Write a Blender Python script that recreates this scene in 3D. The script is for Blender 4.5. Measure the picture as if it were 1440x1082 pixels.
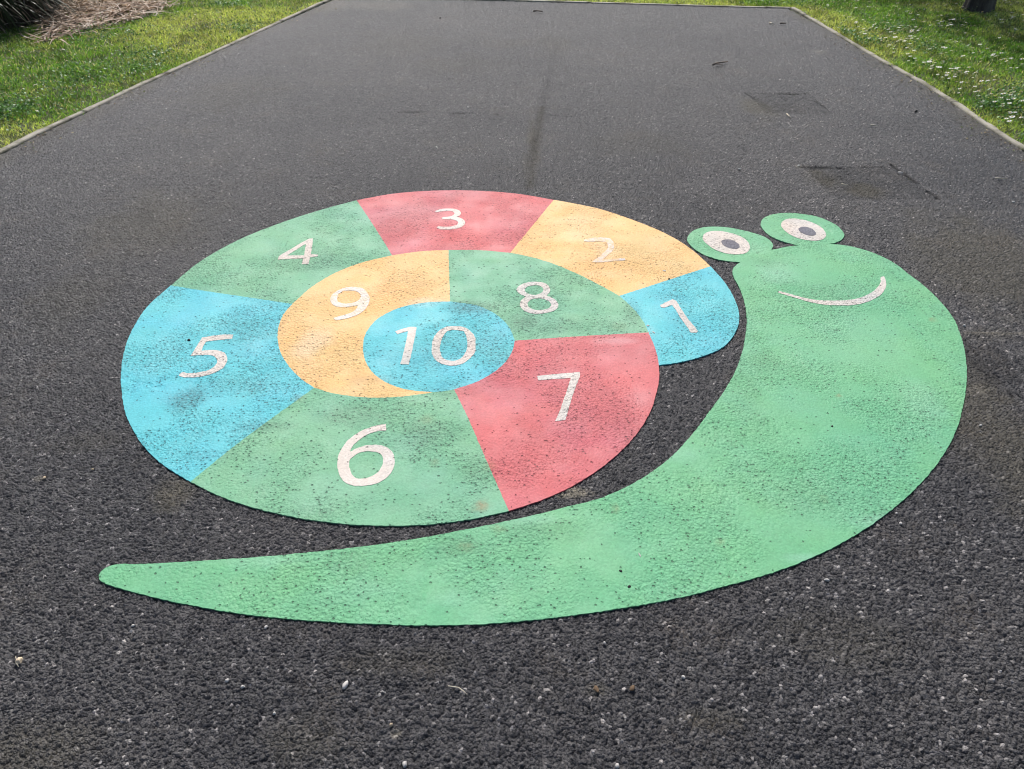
import bpy, math, random
import numpy as np
from mathutils import Vector, geometry
for o in list(bpy.data.objects): bpy.data.objects.remove(o, do_unlink=True)
scene = bpy.context.scene
COL = scene.collection
R = math.radians
rng = np.random.default_rng(7)
random.seed(7)

# ------------------------------------------------------------------ camera
H, PITCH, F = 1.55, R(38.7), 1000.0          # eye height (m), tilt below the horizon, focal length (px of a 1440 wide frame)
cam = bpy.data.cameras.new('camera'); camo = bpy.data.objects.new('camera', cam); COL.objects.link(camo)
camo.location = (0, 0, H); camo.rotation_euler = (math.pi/2 - PITCH, 0, 0)
cam.sensor_width = 36; cam.lens = 36*F/1440; cam.clip_start = .05; cam.clip_end = 800
scene.camera = camo
# ------------------------------------------------------------------ sky, sun, exposure
SUN_EL, SUN_AZ = R(45), R(-4)                # azimuth measured from +Y (ahead of the camera) towards +X
w = bpy.data.worlds.new('World'); scene.world = w; w.use_nodes = True
nt = w.node_tree; sky = nt.nodes.new('ShaderNodeTexSky'); sky.sky_type = 'NISHITA'; sky.sun_disc = False
sky.sun_elevation = SUN_EL; sky.sun_rotation = SUN_AZ; sky.air_density = 1.0; sky.dust_density = 2.0
bg = nt.nodes['Background']; bg.inputs['Strength'].default_value = .10
nt.links.new(sky.outputs[0], bg.inputs[0])
sl = bpy.data.lights.new('sun', 'SUN'); sl.energy = 4.6; sl.angle = R(.6); sl.color = (1, .975, .95)
so = bpy.data.objects.new('sun', sl); COL.objects.link(so)
sd = Vector((math.sin(SUN_AZ)*math.cos(SUN_EL), math.cos(SUN_AZ)*math.cos(SUN_EL), math.sin(SUN_EL)))
so.rotation_euler = sd.to_track_quat('Z', 'Y').to_euler(); so.location = sd*20
scene.view_settings.view_transform = 'Standard'; scene.view_settings.look = 'None'
scene.view_settings.exposure = 0.24; scene.view_settings.gamma = 1
scene.cycles.pixel_filter_type = 'BLACKMAN_HARRIS'; scene.cycles.filter_width = 1.1

# ------------------------------------------------------------------ helpers
cp, sp = math.cos(PITCH), math.sin(PITCH)
def G(x, y):                                  # where a point of the ground stands
    u, v = (x-720)/F, (y-541)/F; den = sp+v*cp
    return (H*u/den, H*(cp-v*sp)/den)
def topx(X, Y, Z=0):                          # used only to leave out grass far outside the view
    d = Y*cp+(H-Z)*sp; d = np.maximum(d, .05)
    return 720+F*X/d, 541+F*((H-Z)*cp-Y*sp)/d
def tag(o, label=None, cat=None, group=None, kind=None):
    if label: o['label'] = label
    if cat: o['category'] = cat
    if group: o['group'] = group
    if kind: o['kind'] = kind
    return o
def empty(name, loc=(0,0,0)):
    o = bpy.data.objects.new(name, None); COL.objects.link(o); o.location = loc; o.empty_display_size = .1
    return o
def mesh_obj(name, V, Fc, mats, parent=None, smooth=True, fmat=None):
    me = bpy.data.meshes.new(name)
    V = np.asarray(V, np.float32)
    if isinstance(Fc, np.ndarray):
        n, k = Fc.shape
        me.vertices.add(len(V)); me.vertices.foreach_set('co', V.ravel())
        me.loops.add(n*k); me.loops.foreach_set('vertex_index', Fc.astype(np.int32).ravel())
        me.polygons.add(n); me.polygons.foreach_set('loop_start', np.arange(0, n*k, k, dtype=np.int32))
        me.update(calc_edges=True)
    else:
        me.from_pydata([tuple(map(float, v)) for v in V], [], Fc); me.update()
    me.polygons.foreach_set('use_smooth', np.full(len(me.polygons), smooth))
    for m in (mats if isinstance(mats, (list, tuple)) else [mats]): me.materials.append(m)
    if fmat is not None: me.polygons.foreach_set('material_index', np.asarray(fmat, np.int32))
    o = bpy.data.objects.new(name, me); COL.objects.link(o)
    if parent: o.parent = parent
    return o
def fattr(o, name, vals):
    a = o.data.attributes.new(name, 'FLOAT', 'POINT'); a.data.foreach_set('value', np.asarray(vals, np.float32))
def cattr(o, name, vals):
    a = o.data.attributes.new(name, 'FLOAT_COLOR', 'POINT')
    c = np.ones((len(vals), 4), np.float32); c[:, :3] = vals; a.data.foreach_set('color', c.ravel())
_tab = np.random.default_rng(3).random((256, 256))
def vnoise(x, y, s=1.0, oct=3):
    x = np.asarray(x)*s; y = np.asarray(y)*s; r = 0; a = 1; t = 0
    for k in range(oct):
        xi = np.floor(x).astype(int); yi = np.floor(y).astype(int); fx = x-xi; fy = y-yi
        fx = fx*fx*(3-2*fx); fy = fy*fy*(3-2*fy)
        g = lambda i, j: _tab[(xi+i) % 256, (yi+j) % 256]
        r = r+a*((g(0,0)*(1-fx)+g(1,0)*fx)*(1-fy)+(g(0,1)*(1-fx)+g(1,1)*fx)*fy); t += a
        a *= .5; x = x*2.03+17; y = y*2.03+31
    return r/t
def smooth01(x): x = np.clip(x, 0, 1); return x*x*(3-2*x)
def blob(X, Y, px, py, rx, ry, soft=1.0):     # soft round stain: centre and extents, worked out on the ground
    cx, cy = G(px, py); ax = abs(G(px+rx, py)[0]-cx); ay = abs(G(px, py-ry)[1]-G(px, py+ry)[1])/2
    out = np.zeros(X.shape); k = np.flatnonzero((np.abs(X-cx) < 1.6*ax) & (np.abs(Y-cy) < 1.6*ay))
    if len(k):
        x_, y_ = X[k], Y[k]; d = np.sqrt(((x_-cx)/ax)**2+((y_-cy)/ay)**2)+(vnoise(x_, y_, 9, 4)-.5)*.9
        out[k] = smooth01((1.15-d)/(.9*soft))
    return out
def segdist(X, Y, a, b):
    ax, ay = G(*a); bx, by = G(*b); dx, dy = bx-ax, by-ay
    out = np.full(X.shape, 9.); k = np.flatnonzero((X > min(ax, bx)-.06) & (X < max(ax, bx)+.06) & (Y > min(ay, by)-.06) & (Y < max(ay, by)+.06))
    x_, y_ = X[k], Y[k]; t = np.clip(((x_-ax)*dx+(y_-ay)*dy)/(dx*dx+dy*dy), 0, 1)
    out[k] = np.hypot(x_-ax-t*dx, y_-ay-t*dy)
    return out

class NT:
    def __init__(s, name):
        s.m = bpy.data.materials.new(name); s.m.use_nodes = True; s.t = s.m.node_tree
        s.b = s.t.nodes['Principled BSDF']; s.out = s.t.nodes['Material Output']
        s.tc = s.t.nodes.new('ShaderNodeTexCoord')
    def n(s, ty, **kw):
        nd = s.t.nodes.new('ShaderNode'+ty)
        for k, v in kw.items(): setattr(nd, k, v)
        return nd
    def put(s, sock, v):
        if v is None: return
        if isinstance(v, bpy.types.NodeSocket): s.t.links.new(v, sock)
        else: sock.default_value = v
    def math(s, op, a, b=None, c=None, clamp=False):
        nd = s.n('Math', operation=op, use_clamp=clamp); s.put(nd.inputs[0], a); s.put(nd.inputs[1], b)
        if c is not None: s.put(nd.inputs[2], c)
        return nd.outputs[0]
    def vmath(s, op, a, b=None, out=0):
        nd = s.n('VectorMath', operation=op); s.put(nd.inputs[0], a)
        if b is not None: s.put(nd.inputs[1], b)
        return nd.outputs[out]
    def noise(s, scale, detail=3, rough=.5, vec=None, dim='3D', out=0):
        nd = s.n('TexNoise', noise_dimensions=dim); s.put(nd.inputs['Vector'], vec or s.tc.outputs['Object'])
        nd.inputs['Scale'].default_value = scale; nd.inputs['Detail'].default_value = detail; nd.inputs['Roughness'].default_value = rough
        return nd.outputs[out]
    def vor(s, scale, vec=None, feature='F1', rnd=1.0):
        nd = s.n('TexVoronoi', voronoi_dimensions='2D', feature=feature); s.put(nd.inputs['Vector'], vec or s.tc.outputs['Object'])
        nd.inputs['Scale'].default_value = scale; nd.inputs['Randomness'].default_value = rnd
        return nd
    def mr(s, v, a, b, c=0., d=1., smooth=False):
        nd = s.n('MapRange'); nd.interpolation_type = 'SMOOTHSTEP' if smooth else 'LINEAR'
        for i, q in enumerate((v, a, b, c, d)): s.put(nd.inputs[i], q)
        return nd.outputs[0]
    def mix(s, f, a, b, mode='MIX'):
        nd = s.n('Mix', data_type='RGBA', blend_type=mode)
        s.put(nd.inputs[0], f); s.put(nd.inputs[6], col(a)); s.put(nd.inputs[7], col(b)); return nd.outputs[2]
    def attr(s, name, out='Fac'):
        nd = s.n('Attribute', attribute_name=name); return nd.outputs[out]
    def bump(s, h, dist, strength=1.0, normal=None):
        nd = s.n('Bump'); nd.inputs['Distance'].default_value = dist; s.put(nd.inputs['Strength'], strength); s.put(nd.inputs['Height'], h)
        if normal: s.put(nd.inputs['Normal'], normal)
        return nd.outputs[0]
def col(c):
    return (*c, 1.) if isinstance(c, tuple) and len(c) == 3 else c
def srgb(r, g, b):
    f = lambda c: (c/255/12.92) if c/255 <= .04045 else ((c/255+.055)/1.055)**2.4
    return (f(r), f(g), f(b))

def stones(s, scale, lo=.18, hi=.62, tl=1.3):
    """chippings: a jittered cell pattern, each cell with its own height, tilt and tone; returns height (0..1), colour, distance"""
    wob = s.vmath('SCALE', s.vmath('SUBTRACT', s.noise(scale*.9, 2, out=1, dim='2D'), (.5, .5, .5)))
    wob.node.inputs['Scale'].default_value = .55/scale
    p = s.vmath('ADD', s.tc.outputs['Object'], wob)
    v = s.vor(scale, p)
    rel = s.vmath('SUBTRACT', p, v.outputs['Position'])
    rn = s.vmath('SUBTRACT', v.outputs['Color'], (.5, .5, .5))
    sep = s.n('SeparateXYZ'); s.put(sep.inputs[0], rel); sepc = s.n('SeparateXYZ'); s.put(sepc.inputs[0], rn)
    tilt = s.math('ADD', s.math('MULTIPLY', sep.outputs[0], sepc.outputs[0]), s.math('MULTIPLY', sep.outputs[1], sepc.outputs[1]))
    tilt = s.math('MULTIPLY', tilt, scale*tl)
    top = s.mr(v.outputs['Distance'], lo, hi, 1., 0., True)
    h = s.math('ADD', s.math('ADD', s.math('MULTIPLY', top, .62), tilt), s.math('MULTIPLY', sepc.outputs[2], .42))
    return h, v.outputs['Color'], v.outputs['Distance']

# ------------------------------------------------------------------ materials
def mat_asphalt():
    s = NT('asphalt')
    h, c, d = stones(s, 140, .30, .60, 1.9)
    h2, c2, d2 = stones(s, 300, .25, .6, 1.6)
    hh = s.math('ADD', s.math('MULTIPLY', h, .82), s.math('MULTIPLY', h2, .18))
    sep = s.n('SeparateXYZ'); s.put(sep.inputs[0], c); sep2 = s.n('SeparateXYZ'); s.put(sep2.inputs[0], c2)
    rnd = sep.outputs[0]; rnd2 = sep2.outputs[1]
    ramp = s.n('ValToRGB'); s.put(ramp.inputs[0], rnd)
    e = ramp.color_ramp.elements; e[0].position = 0; e[0].color = (.022, .022, .023, 1); e[1].position = 1; e[1].color = (.50, .48, .45, 1)
    for p_, q in ((.35, (.040, .040, .041)), (.7, (.060, .059, .060)), (.90, (.086, .084, .083)), (.965, (.14, .135, .13)), (.991, (.36, .35, .33))):
        x = e.new(p_); x.color = (*q, 1)
    ramp2 = s.n('ValToRGB'); s.put(ramp2.inputs[0], rnd2)
    e = ramp2.color_ramp.elements; e[0].position = 0; e[0].color = (.022, .022, .024, 1); e[1].position = 1; e[1].color = (.24, .235, .23, 1)
    for p_, q in ((.55, (.050, .049, .050)), (.9, (.09, .088, .087))):
        x = e.new(p_); x.color = (*q, 1)
    base = s.mix(.3, ramp.outputs[0], ramp2.outputs[0])
    clump = s.noise(50, 3, .7, dim='2D'); clump2 = s.noise(24, 2, .6, dim='2D')
    cm = s.math('ADD', s.math('MULTIPLY', clump, .65), s.math('MULTIPLY', clump2, .35))
    base = s.mix(1., base, s.mix(s.mr(cm, .36, .64), (.72, .71, .72), (1.30, 1.28, 1.27)), 'MULTIPLY')
    chip = s.vor(52); chs = s.n('SeparateXYZ'); s.put(chs.inputs[0], chip.outputs['Color'])
    isch = s.math('MULTIPLY', s.math('GREATER_THAN', chs.outputs[0], .988), s.math('LESS_THAN', chip.outputs['Distance'], .2))
    base = s.mix(s.math('MULTIPLY', isch, s.mr(chs.outputs[1], 0, 1, .25, .85)), base, (.38, .36, .34))
    # broad wear tones
    big = s.noise(.9, 4, .6); mid = s.noise(5, 3, .6)
    base = s.mix(1., base, s.mix(s.mr(big, .3, .7, 0, 1), (.68, .68, .72), (1.13, 1.09, 1.08)), 'MULTIPLY')
    base = s.mix(1., base, s.mix(s.mr(mid, .3, .7, 0, 1), (.88, .88, .88), (1.1, 1.1, 1.1)), 'MULTIPLY')
    # rusty and mossy stains, silt
    fine = s.mr(s.noise(130, 3, .7), .42, .58)
    base = s.mix(s.math('MULTIPLY', s.attr('moss'), s.math('ADD', s.math('MULTIPLY', fine, .5), .5)), base, (.090, .080, .058))
    base = s.mix(s.math('MULTIPLY', s.attr('silt'), s.math('ADD', s.math('MULTIPLY', fine, .6), .4)), base, (.21, .185, .14))
    spots = s.mr(s.noise(3.2, 6, .72), .54, .72, 0, .6)
    base = s.mix(s.math('MULTIPLY', spots, fine), base, (.10, .078, .055))
    base = s.mix(s.attr('tar'), base, (.012, .012, .013))
    s.put(s.b.inputs['Base Color'], base)
    s.put(s.b.inputs['Roughness'], s.mr(rnd, 0, 1, .28, .64))
    s.put(s.b.inputs['Specular IOR Level'], s.math('SUBTRACT', .34, s.math('ADD', s.math('MULTIPLY', s.attr('tar'), .3), s.math('MULTIPLY', s.attr('moss'), .12)), clamp=True))
    s.put(s.b.inputs['Normal'], s.bump(s.noise(520, 2, .6), .0006, .7))
    hh = s.math('ADD', hh, s.math('MULTIPLY', s.mr(cm, .34, .62, -.62, .10), 1.))
    hgt = s.math('SUBTRACT', hh, s.math('MULTIPLY', s.attr('sink'), 1.6))
    dn = s.n('Displacement'); s.put(dn.inputs['Height'], hgt); dn.inputs['Midlevel'].default_value = .85; dn.inputs['Scale'].default_value = .0052
    s.put(s.out.inputs['Displacement'], dn.outputs[0]); s.m.displacement_method = 'BOTH'
    return s.m

def mat_paint(name, c, dark, pale, pits=.5, wear=None):
    """fused coloured thermoplastic: the stones below show through as lumps and pits, worn and weathered in patches"""
    s = NT(name)
    h, cc, d = stones(s, 105)
    h2, cc2, d2 = stones(s, 230)
    sep = s.n('SeparateXYZ'); s.put(sep.inputs[0], cc); sep2 = s.n('SeparateXYZ'); s.put(sep2.inputs[0], cc2)
    rough_zone = s.mr(s.noise(3.1, 3, .55), .38, .62, 0., 1., True)
    rough_zone = s.math('ADD', rough_zone, s.math('MULTIPLY', s.attr('grime'), .8), clamp=True)
    # pits: in some cells only, more of them where the surface is rough
    gate = s.mr(s.math('SUBTRACT', sep.outputs[1], s.math('MULTIPLY', rough_zone, .10*pits+.02)), .935, .90, 0., 1.)
    thr = s.math('SUBTRACT', 1.0, s.math('ADD', s.math('MULTIPLY', rough_zone, .30*pits), .025))
    gate = s.math('GREATER_THAN', sep.outputs[1], thr)
    stretch = s.vor(150); 
    hole = s.mr(s.math('DIVIDE', d, s.mr(sep.outputs[2], 0, 1, .7, 1.5)), .14, .32, 1., 0., True)
    pit = s.math('MULTIPLY', gate, hole)
    gate2 = s.math('GREATER_THAN', sep2.outputs[2], s.math('SUBTRACT', 1.0, s.math('MULTIPLY', rough_zone, .22*pits)))
    pit2 = s.math('MULTIPLY', gate2, s.mr(d2, .12, .34, 1., 0., True))
    pp = s.math('MAXIMUM', pit, s.math('MULTIPLY', pit2, .75))
    # colour
    n1 = s.mr(s.noise(2.2, 4, .6), .32, .68); n2 = s.mr(s.noise(14, 3, .6), .3, .7)
    base = s.mix(n1, (c[0]*.86, c[1]*.95, c[2]*.98), (c[0]*1.16, c[1]*1.04, c[2]*.96))
    base = s.mix(s.mr(s.noise(3.4, 4, .65), .48, .66, 0., .3), base, (c[0]*.95+.01, c[1]*.97, c[2]*1.12+.03))
    base = s.mix(s.math('MULTIPLY', s.mr(s.noise(1.5, 5, .7), .45, .75), .16), base, pale)
    base = s.mix(s.math('MULTIPLY', n2, .14), base, dark)
    base = s.mix(s.math('MULTIPLY', s.attr('pale'), .75), base, pale)
    fine = s.mr(s.noise(90, 3, .65), .3, .7)
    base = s.mix(s.math('MULTIPLY', s.attr('grime'), s.math('ADD', s.math('MULTIPLY', fine, .75), .16)), base, tuple(x*.30+.03 for x in c))
    base = s.mix(s.math('MULTIPLY', s.attr('rust'), s.math('ADD', s.math('MULTIPLY', fine, .6), .4)), base, (.23, .13, .045))
    lum = s.mr(sep2.outputs[0], .0, 1., .90, 1.08)
    rg = s.n('CombineColor'); [s.put(rg.inputs[i], lum) for i in range(3)]
    base = s.mix(1., base, rg.outputs[0], 'MULTIPLY')
    if wear:
        wn = s.mr(s.math('ADD', s.noise(26, 4, .7), s.math('MULTIPLY', s.attr('pale'), -.0)), wear[1], wear[2], 0., wear[3])
        base = s.mix(wn, base, wear[0])
    # tiny black specks where the sheet is worn through
    spk = s.math('MULTIPLY', s.math('GREATER_THAN', sep2.outputs[1], .985), s.mr(d2, .15, .32, .65, 0.))
    base = s.mix(s.math('MAXIMUM', s.math('MULTIPLY', pp, .66), spk), base, tuple(x*.22+.012 for x in dark))
    s.put(s.b.inputs['Base Color'], base)
    s.put(s.b.inputs['Roughness'], s.mr(s.noise(8, 3), .3, .7, .58, .72))
    s.b.inputs['Specular IOR Level'].default_value = .42
    lumps = s.math('ADD', s.math('MULTIPLY', h, .75), s.math('ADD', s.math('MULTIPLY', h2, .25), s.math('MULTIPLY', s.noise(60, 2, .5), .35)))
    hh = s.math('SUBTRACT', s.math('MULTIPLY', lumps, s.math('ADD', s.math('MULTIPLY', rough_zone, .62), .10)), s.math('MULTIPLY', pp, 1.0))
    hh = s.math('ADD', hh, s.math('MULTIPLY', s.noise(420, 2, .6), .12))
    hh = s.math('SUBTRACT', hh, s.math('MULTIPLY', s.attr('groove'), 1.2))
    s.put(s.b.inputs['Normal'], s.bump(hh, .0040, .8))
    return s.m

GREEN = (.125, .47, .215); GREEN2 = (.155, .46, .255); GREEN3 = (.165, .465, .285)
M = {}
M['asphalt'] = mat_asphalt()
M['body'] = mat_paint('green_thermoplastic', (.122, .375, .185), (.05, .17, .08), (.235, .45, .32), .40)
M['green'] = mat_paint('grey_green_thermoplastic', (.135, .36, .205), (.04, .13, .075), (.27, .46, .34), .85)
M['red'] = mat_paint('red_thermoplastic', (.50, .105, .112), (.25, .03, .035), (.54, .255, .26), .5)
M['yellow'] = mat_paint('orange_thermoplastic', (.70, .42, .155), (.32, .17, .05), (.70, .52, .34), .36)
M['blue'] = mat_paint('blue_thermoplastic', (.075, .44, .49), (.025, .16, .18), (.24, .50, .51), 1.0)
M['white'] = mat_paint('white_thermoplastic', (.57, .51, .455), (.30, .25, .21), (.64, .59, .54), .6)
M['faded'] = mat_paint('faded_white_paint', (.62, .59, .55), (.55, .46, .36), (.66, .63, .60), 0, wear=((.68, .50, .30), .40, .66, .75))
M['faint'] = mat_paint('nearly_gone_white_paint', (.60, .56, .54), (.5, .38, .26), (.62, .58, .56), 0, wear=((.69, .45, .22), .36, .60, .88))
M['pupil'] = mat_paint('dark_grey_thermoplastic', (.115, .11, .135), (.04, .04, .045), (.17, .17, .19), .1)

def mat_simple(name, c, rough=.7, nscale=30, amt=.3, bump=0, spec=.3):
    s = NT(name)
    n_ = s.mr(s.noise(nscale, 4, .6), .3, .7)
    s.put(s.b.inputs['Base Color'], s.mix(n_, tuple(x*(1-amt) for x in c), tuple(min(1, x*(1+amt)) for x in c)))
    s.b.inputs['Roughness'].default_value = rough; s.b.inputs['Specular IOR Level'].default_value = spec
    if bump: s.put(s.b.inputs['Normal'], s.bump(s.noise(nscale*3, 4, .65), bump))
    return s.m
def mat_leafy(name, rough=.5, trans=.45, tint=(1.25, 1.2, .55)):
    s = NT(name)
    c = s.attr('tone', 'Color')
    s.put(s.b.inputs['Base Color'], c); s.b.inputs['Roughness'].default_value = rough; s.b.inputs['Specular IOR Level'].default_value = .2
    tr = s.n('BsdfTranslucent'); s.put(tr.inputs[0], s.mix(1., c, tint, 'MULTIPLY'))
    mx = s.n('MixShader'); mx.inputs[0].default_value = trans
    s.t.links.new(s.b.outputs[0], mx.inputs[1]); s.t.links.new(tr.outputs[0], mx.inputs[2]); s.t.links.new(mx.outputs[0], s.out.inputs[0])
    return s.m
M['grass'] = mat_leafy('grass_blade')
M['leaf'] = mat_leafy('plant_leaf', .45, .35)
M['dry'] = mat_leafy('dry_leaf', .8, .25, (1.1, 1.0, .8))

# ------------------------------------------------------------------ ground (soil under the grass), reaching the horizon
s = NT('soil_and_moss')
n1 = s.mr(s.noise(2.5, 5, .6), .35, .65); n2 = s.mr(s.noise(40, 4, .7), .3, .7)
b_ = s.mix(n1, (.045, .065, .018), (.085, .10, .03)); b_ = s.mix(s.math('MULTIPLY', n2, .6), b_, (.07, .055, .03))
s.put(s.b.inputs['Base Color'], b_); s.b.inputs['Roughness'].default_value = .95
s.put(s.b.inputs['Normal'], s.bump(s.noise(60, 5, .7), .02))
g = 400
tag(mesh_obj('ground', [(-g,-g,-.014),(g,-g,-.014),(g,g,-.014),(-g,g,-.014)], [(0,1,2,3)], s.m), kind='structure')

# ------------------------------------------------------------------ path edges on the ground (traced along the concrete edging)
LE = np.array([G(*p) for p in ((0,217),(60,186),(121,158),(183,128),(240,102),(300,75),(360,47),(420,20),(463,0))])
RE = np.array([G(*p) for p in ((1440,212),(1390,180),(1345,149),(1300,120),(1260,98),(1220,75),(1180,51),(1140,27),(1113,12))])
def edge_x(E, Y):
    i = np.argsort(E[:, 1]); e = E[i]; Y = np.asarray(Y, float)
    x = np.interp(Y, e[:, 1], e[:, 0])
    k0 = (e[3,0]-e[0,0])/(e[3,1]-e[0,1]); k1 = (e[-1,0]-e[-4,0])/(e[-1,1]-e[-4,1])
    x = np.where(Y < e[0,1], e[0,0]+k0*(Y-e[0,1]), x); return np.where(Y > e[-1,1], e[-1,0]+k1*(Y-e[-1,1]), x)
FA, FB = G(1113, 12), G(700, 1.0)
def far_y(X): return FA[1]+(X-FA[0])*(FB[1]-FA[1])/(FB[0]-FA[0])
YFAR = FA[1]

# ------------------------------------------------------------------ path: one finely divided sheet, every chipping is real relief
def build_path():
    ys = [-5., -4., -3., -2., -1., -.4, -.1]; y = .05
    while y < 9.0:
        ys.append(y); y += max(.0021, .9*(y*y+H*H)/(711*H))
    # last row follows the far edging
    ys = np.array(ys); CW = 1.75
    xc = np.arange(-CW, CW, .0022)
    def side(n): t = np.linspace(0, 1, n+1)[1:]; return .62*t+.38*t*t
    sl_ = side(330)
    X = np.zeros((len(ys), len(xc)+2*len(sl_))); Y = np.zeros_like(X)
    for i, y in enumerate(ys):
        l, r = float(edge_x(LE, y))-.012, float(edge_x(RE, y))+.012
        X[i] = np.concatenate([(-CW+(l+CW)*sl_)[::-1], xc, CW+(r-CW)*sl_])
    t = np.clip((ys-6.5)/(ys[-1]-6.5), 0, 1)[:, None]
    Y[:] = ys[:, None]
    Y = Y+t*(far_y(X)+.012-ys[-1])
    nr, nc = X.shape
    idx = np.arange(nr*nc).reshape(nr, nc)
    Fq = np.stack([idx[:-1,:-1], idx[:-1,1:], idx[1:,1:], idx[1:,:-1]], -1).reshape(-1, 4)
    x, y = X.ravel(), Y.ravel()
    V = np.stack([x, y, x*0], -1)
    o = mesh_obj('path', V, Fq, M['asphalt'])
    moss = np.zeros_like(x); silt = moss.copy(); tar = moss.copy(); sink = moss.copy()
    for a in ((215,310,110,60,.55),(245,692,45,30,.8),(1390,360,130,90,.75),(1385,600,90,160,.7),(1395,470,70,14,.4),(420,1040,80,40,.35),
              (60,1050,120,60,.45),(750,195,12,45,.8),(745,235,14,30,.5),(1065,150,26,20,.9),(1162,252,36,16,1.),(1215,265,40,14,1.),(1150,242,16,8,.9),(330,130,90,30,.3),(900,200,90,24,.3),(560,60,80,24,.3),(100,420,60,60,.35),(560,930,120,26,.3),(1180,900,120,50,.3),
              (840,970,22,14,.5),(1000,1010,60,18,.4),(640,90,90,14,.3),(720,60,60,8,.3),(120,620,60,20,.3),(780,60,40,20,.35)):
        moss = np.maximum(moss, blob(x, y, *a[:4])*a[4])
    for a in ((800,692,36,9,1.3),(240,694,22,9,.35),(55,672,12,5,.5),(556,1031,9,8,.7),(1124,233,7,3,.9),(1150,72,14,4,.5),(530,8,60,8,.35),(470,8,30,12,.4),(1375,545,30,8,.35)):
        silt = np.maximum(silt, blob(x, y, *a[:4])*a[4])
    # silt and moss gather along the edging
    ed = np.minimum(np.abs(x-edge_x(LE, y)), np.abs(x-edge_x(RE, y)))+(vnoise(x, y, 5)-.5)*.25
    moss = np.maximum(moss, smooth01((.22-ed)/.3)*.7); moss = np.maximum(moss, .75*smooth01((.045-segdist(x, y, (762,150), (745,262)))/.05))
    # sunken square repairs, joints and hairline cracks
    def poly_in(pts):
        P = [G(*p) for p in pts]; ins = np.ones_like(x, bool); n = len(P)
        for i in range(n):
            a, b = P[i], P[(i+1) % n]; ins &= ((b[0]-a[0])*(y-a[1])-(b[1]-a[1])*(x-a[0])) < 0
        return ins
    wj = (vnoise(x, y, 30, 2)-.5)*.012; brk = .55+.45*(vnoise(x, y, 40, 2) > .4)
    for pts in (((1129,234),(1258,234),(1322,279),(1180,281)), ((1050,131),(1138,131),(1172,160),(1078,158))):
        ins = poly_in(pts); tar[ins] = np.maximum(tar[ins], .40*vnoise(x[ins], y[ins], 12)+.07); sink = np.where(ins, .5, sink)
    for a, b, wd, st in (((1126,234),(1182,235),.018,1),((1182,235),(1250,233),.011,.8),((1254,231),(1292,257),.018,1),((1305,268),(1322,279),.015,1),
                         ((1292,257),(1305,268),.005,.5),((1096,131),(1131,131.5),.024,1),((1050,131),(1062,138),.016,.8),((1145,140),(1160,150),.015,.9),
                         ((560,157),(700,160),.010,.8),((765,161),(815,164),.011,1),((1362,471.5),(1440,474),.006,.35),((1420,546),(1440,560),.007,.6),
                         ((1358,478),(1425,556),.010,.55),((783,60),(770,120),.06,.22),((772,110),(757,180),.055,.38),((757,180),(748,225),.06,.42),((748,225),(744,262),.05,.25),((180,345),(165,420),.012,.25)):
        d = segdist(x, y, a, b)+np.abs(wj)*.8
        k = smooth01((wd-d)/(wd*(.6 if wd < .04 else 1.)))*st*brk
        tar = np.maximum(tar, k*.85); sink = np.maximum(sink, k*.9)
    d = segdist(x, y, (1358,467.5), (1441,468.5))+wj
    ridge = smooth01((.014-d)/.01)*.7; silt = np.maximum(silt, ridge*.75); sink = sink-ridge*.35
    tar = np.maximum(tar, .30*blob(x, y, 1410, 520, 55, 40))
    fattr(o, 'moss', moss); fattr(o, 'silt', silt); fattr(o, 'tar', tar); fattr(o, 'sink', sink)
    tag(o, 'dark grey asphalt path of coarse chippings with two sunken square repairs', kind='structure')
build_path()

# ------------------------------------------------------------------ edging
def edging(name, pts, inward, w=.044):
    """thin concrete edging boards laid end to end; pts run along the asphalt side"""
    pts = np.array(pts); d = np.r_[0, np.cumsum(np.hypot(*np.diff(pts, axis=0).T))]
    t = np.arange(0, d[-1], .03); X = np.interp(t, d, pts[:,0]); Y = np.interp(t, d, pts[:,1])
    tx, ty = np.gradient(X), np.gradient(Y); k = np.hypot(tx, ty); nx, ny = ty/k*inward, -tx/k*inward
    board = np.floor(t/.914); off = (np.array([_tab[int(b) % 256, 7] for b in board])-.5)*.012
    zt = .006+(np.array([_tab[int(b) % 256, 9] for b in board])-.5)*.006
    wob = (vnoise(t, t*0+inward, 9)-.6)*.022
    V = []; 
    for i in range(len(t)):
        for a, z in ((-.004, -.03), (0, zt[i]-.006), (.005, zt[i]), (w-.005+wob[i], zt[i]+.001), (w+wob[i], zt[i]-.006), (w+.002, -.03)):
            V.append((X[i]+nx[i]*(a+off[i]), Y[i]+ny[i]*(a+off[i]), z))
    Fq = []
    for i in range(len(t)-1):
        for j in range(5): a = i*6+j; Fq.append((a, a+1, a+7, a+6) if inward < 0 else (a, a+6, a+7, a+1))
    tt = np.repeat(t, 6); o = mesh_obj(name, V, Fq, M['concrete'], smooth=False)
    fattr(o, 'joint', smooth01((.03-np.abs((tt+.457) % .914-.457))/.02))
    return tag(o, kind='structure')
s = NT('weathered_concrete')
b_ = s.mix(s.mr(s.noise(9, 5, .65), .3, .7), (.26, .235, .185), (.40, .365, .295))
b_ = s.mix(s.math('MULTIPLY', s.mr(s.noise(4, 5, .75), .48, .60), .8), b_, (.095, .09, .05))
b_ = s.mix(s.attr('joint'), b_, (.05, .045, .03))
b_ = s.mix(s.math('MULTIPLY', s.mr(s.noise(160, 3, .7), .55, .7), .35), b_, (.11, .105, .085))
s.put(s.b.inputs['Base Color'], b_); s.b.inputs['Roughness'].default_value = .9; s.put(s.b.inputs['Normal'], s.bump(s.noise(150, 4, .7), .004))
M['concrete'] = s.m
yl = np.linspace(-5, 9.0, 80)
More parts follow.
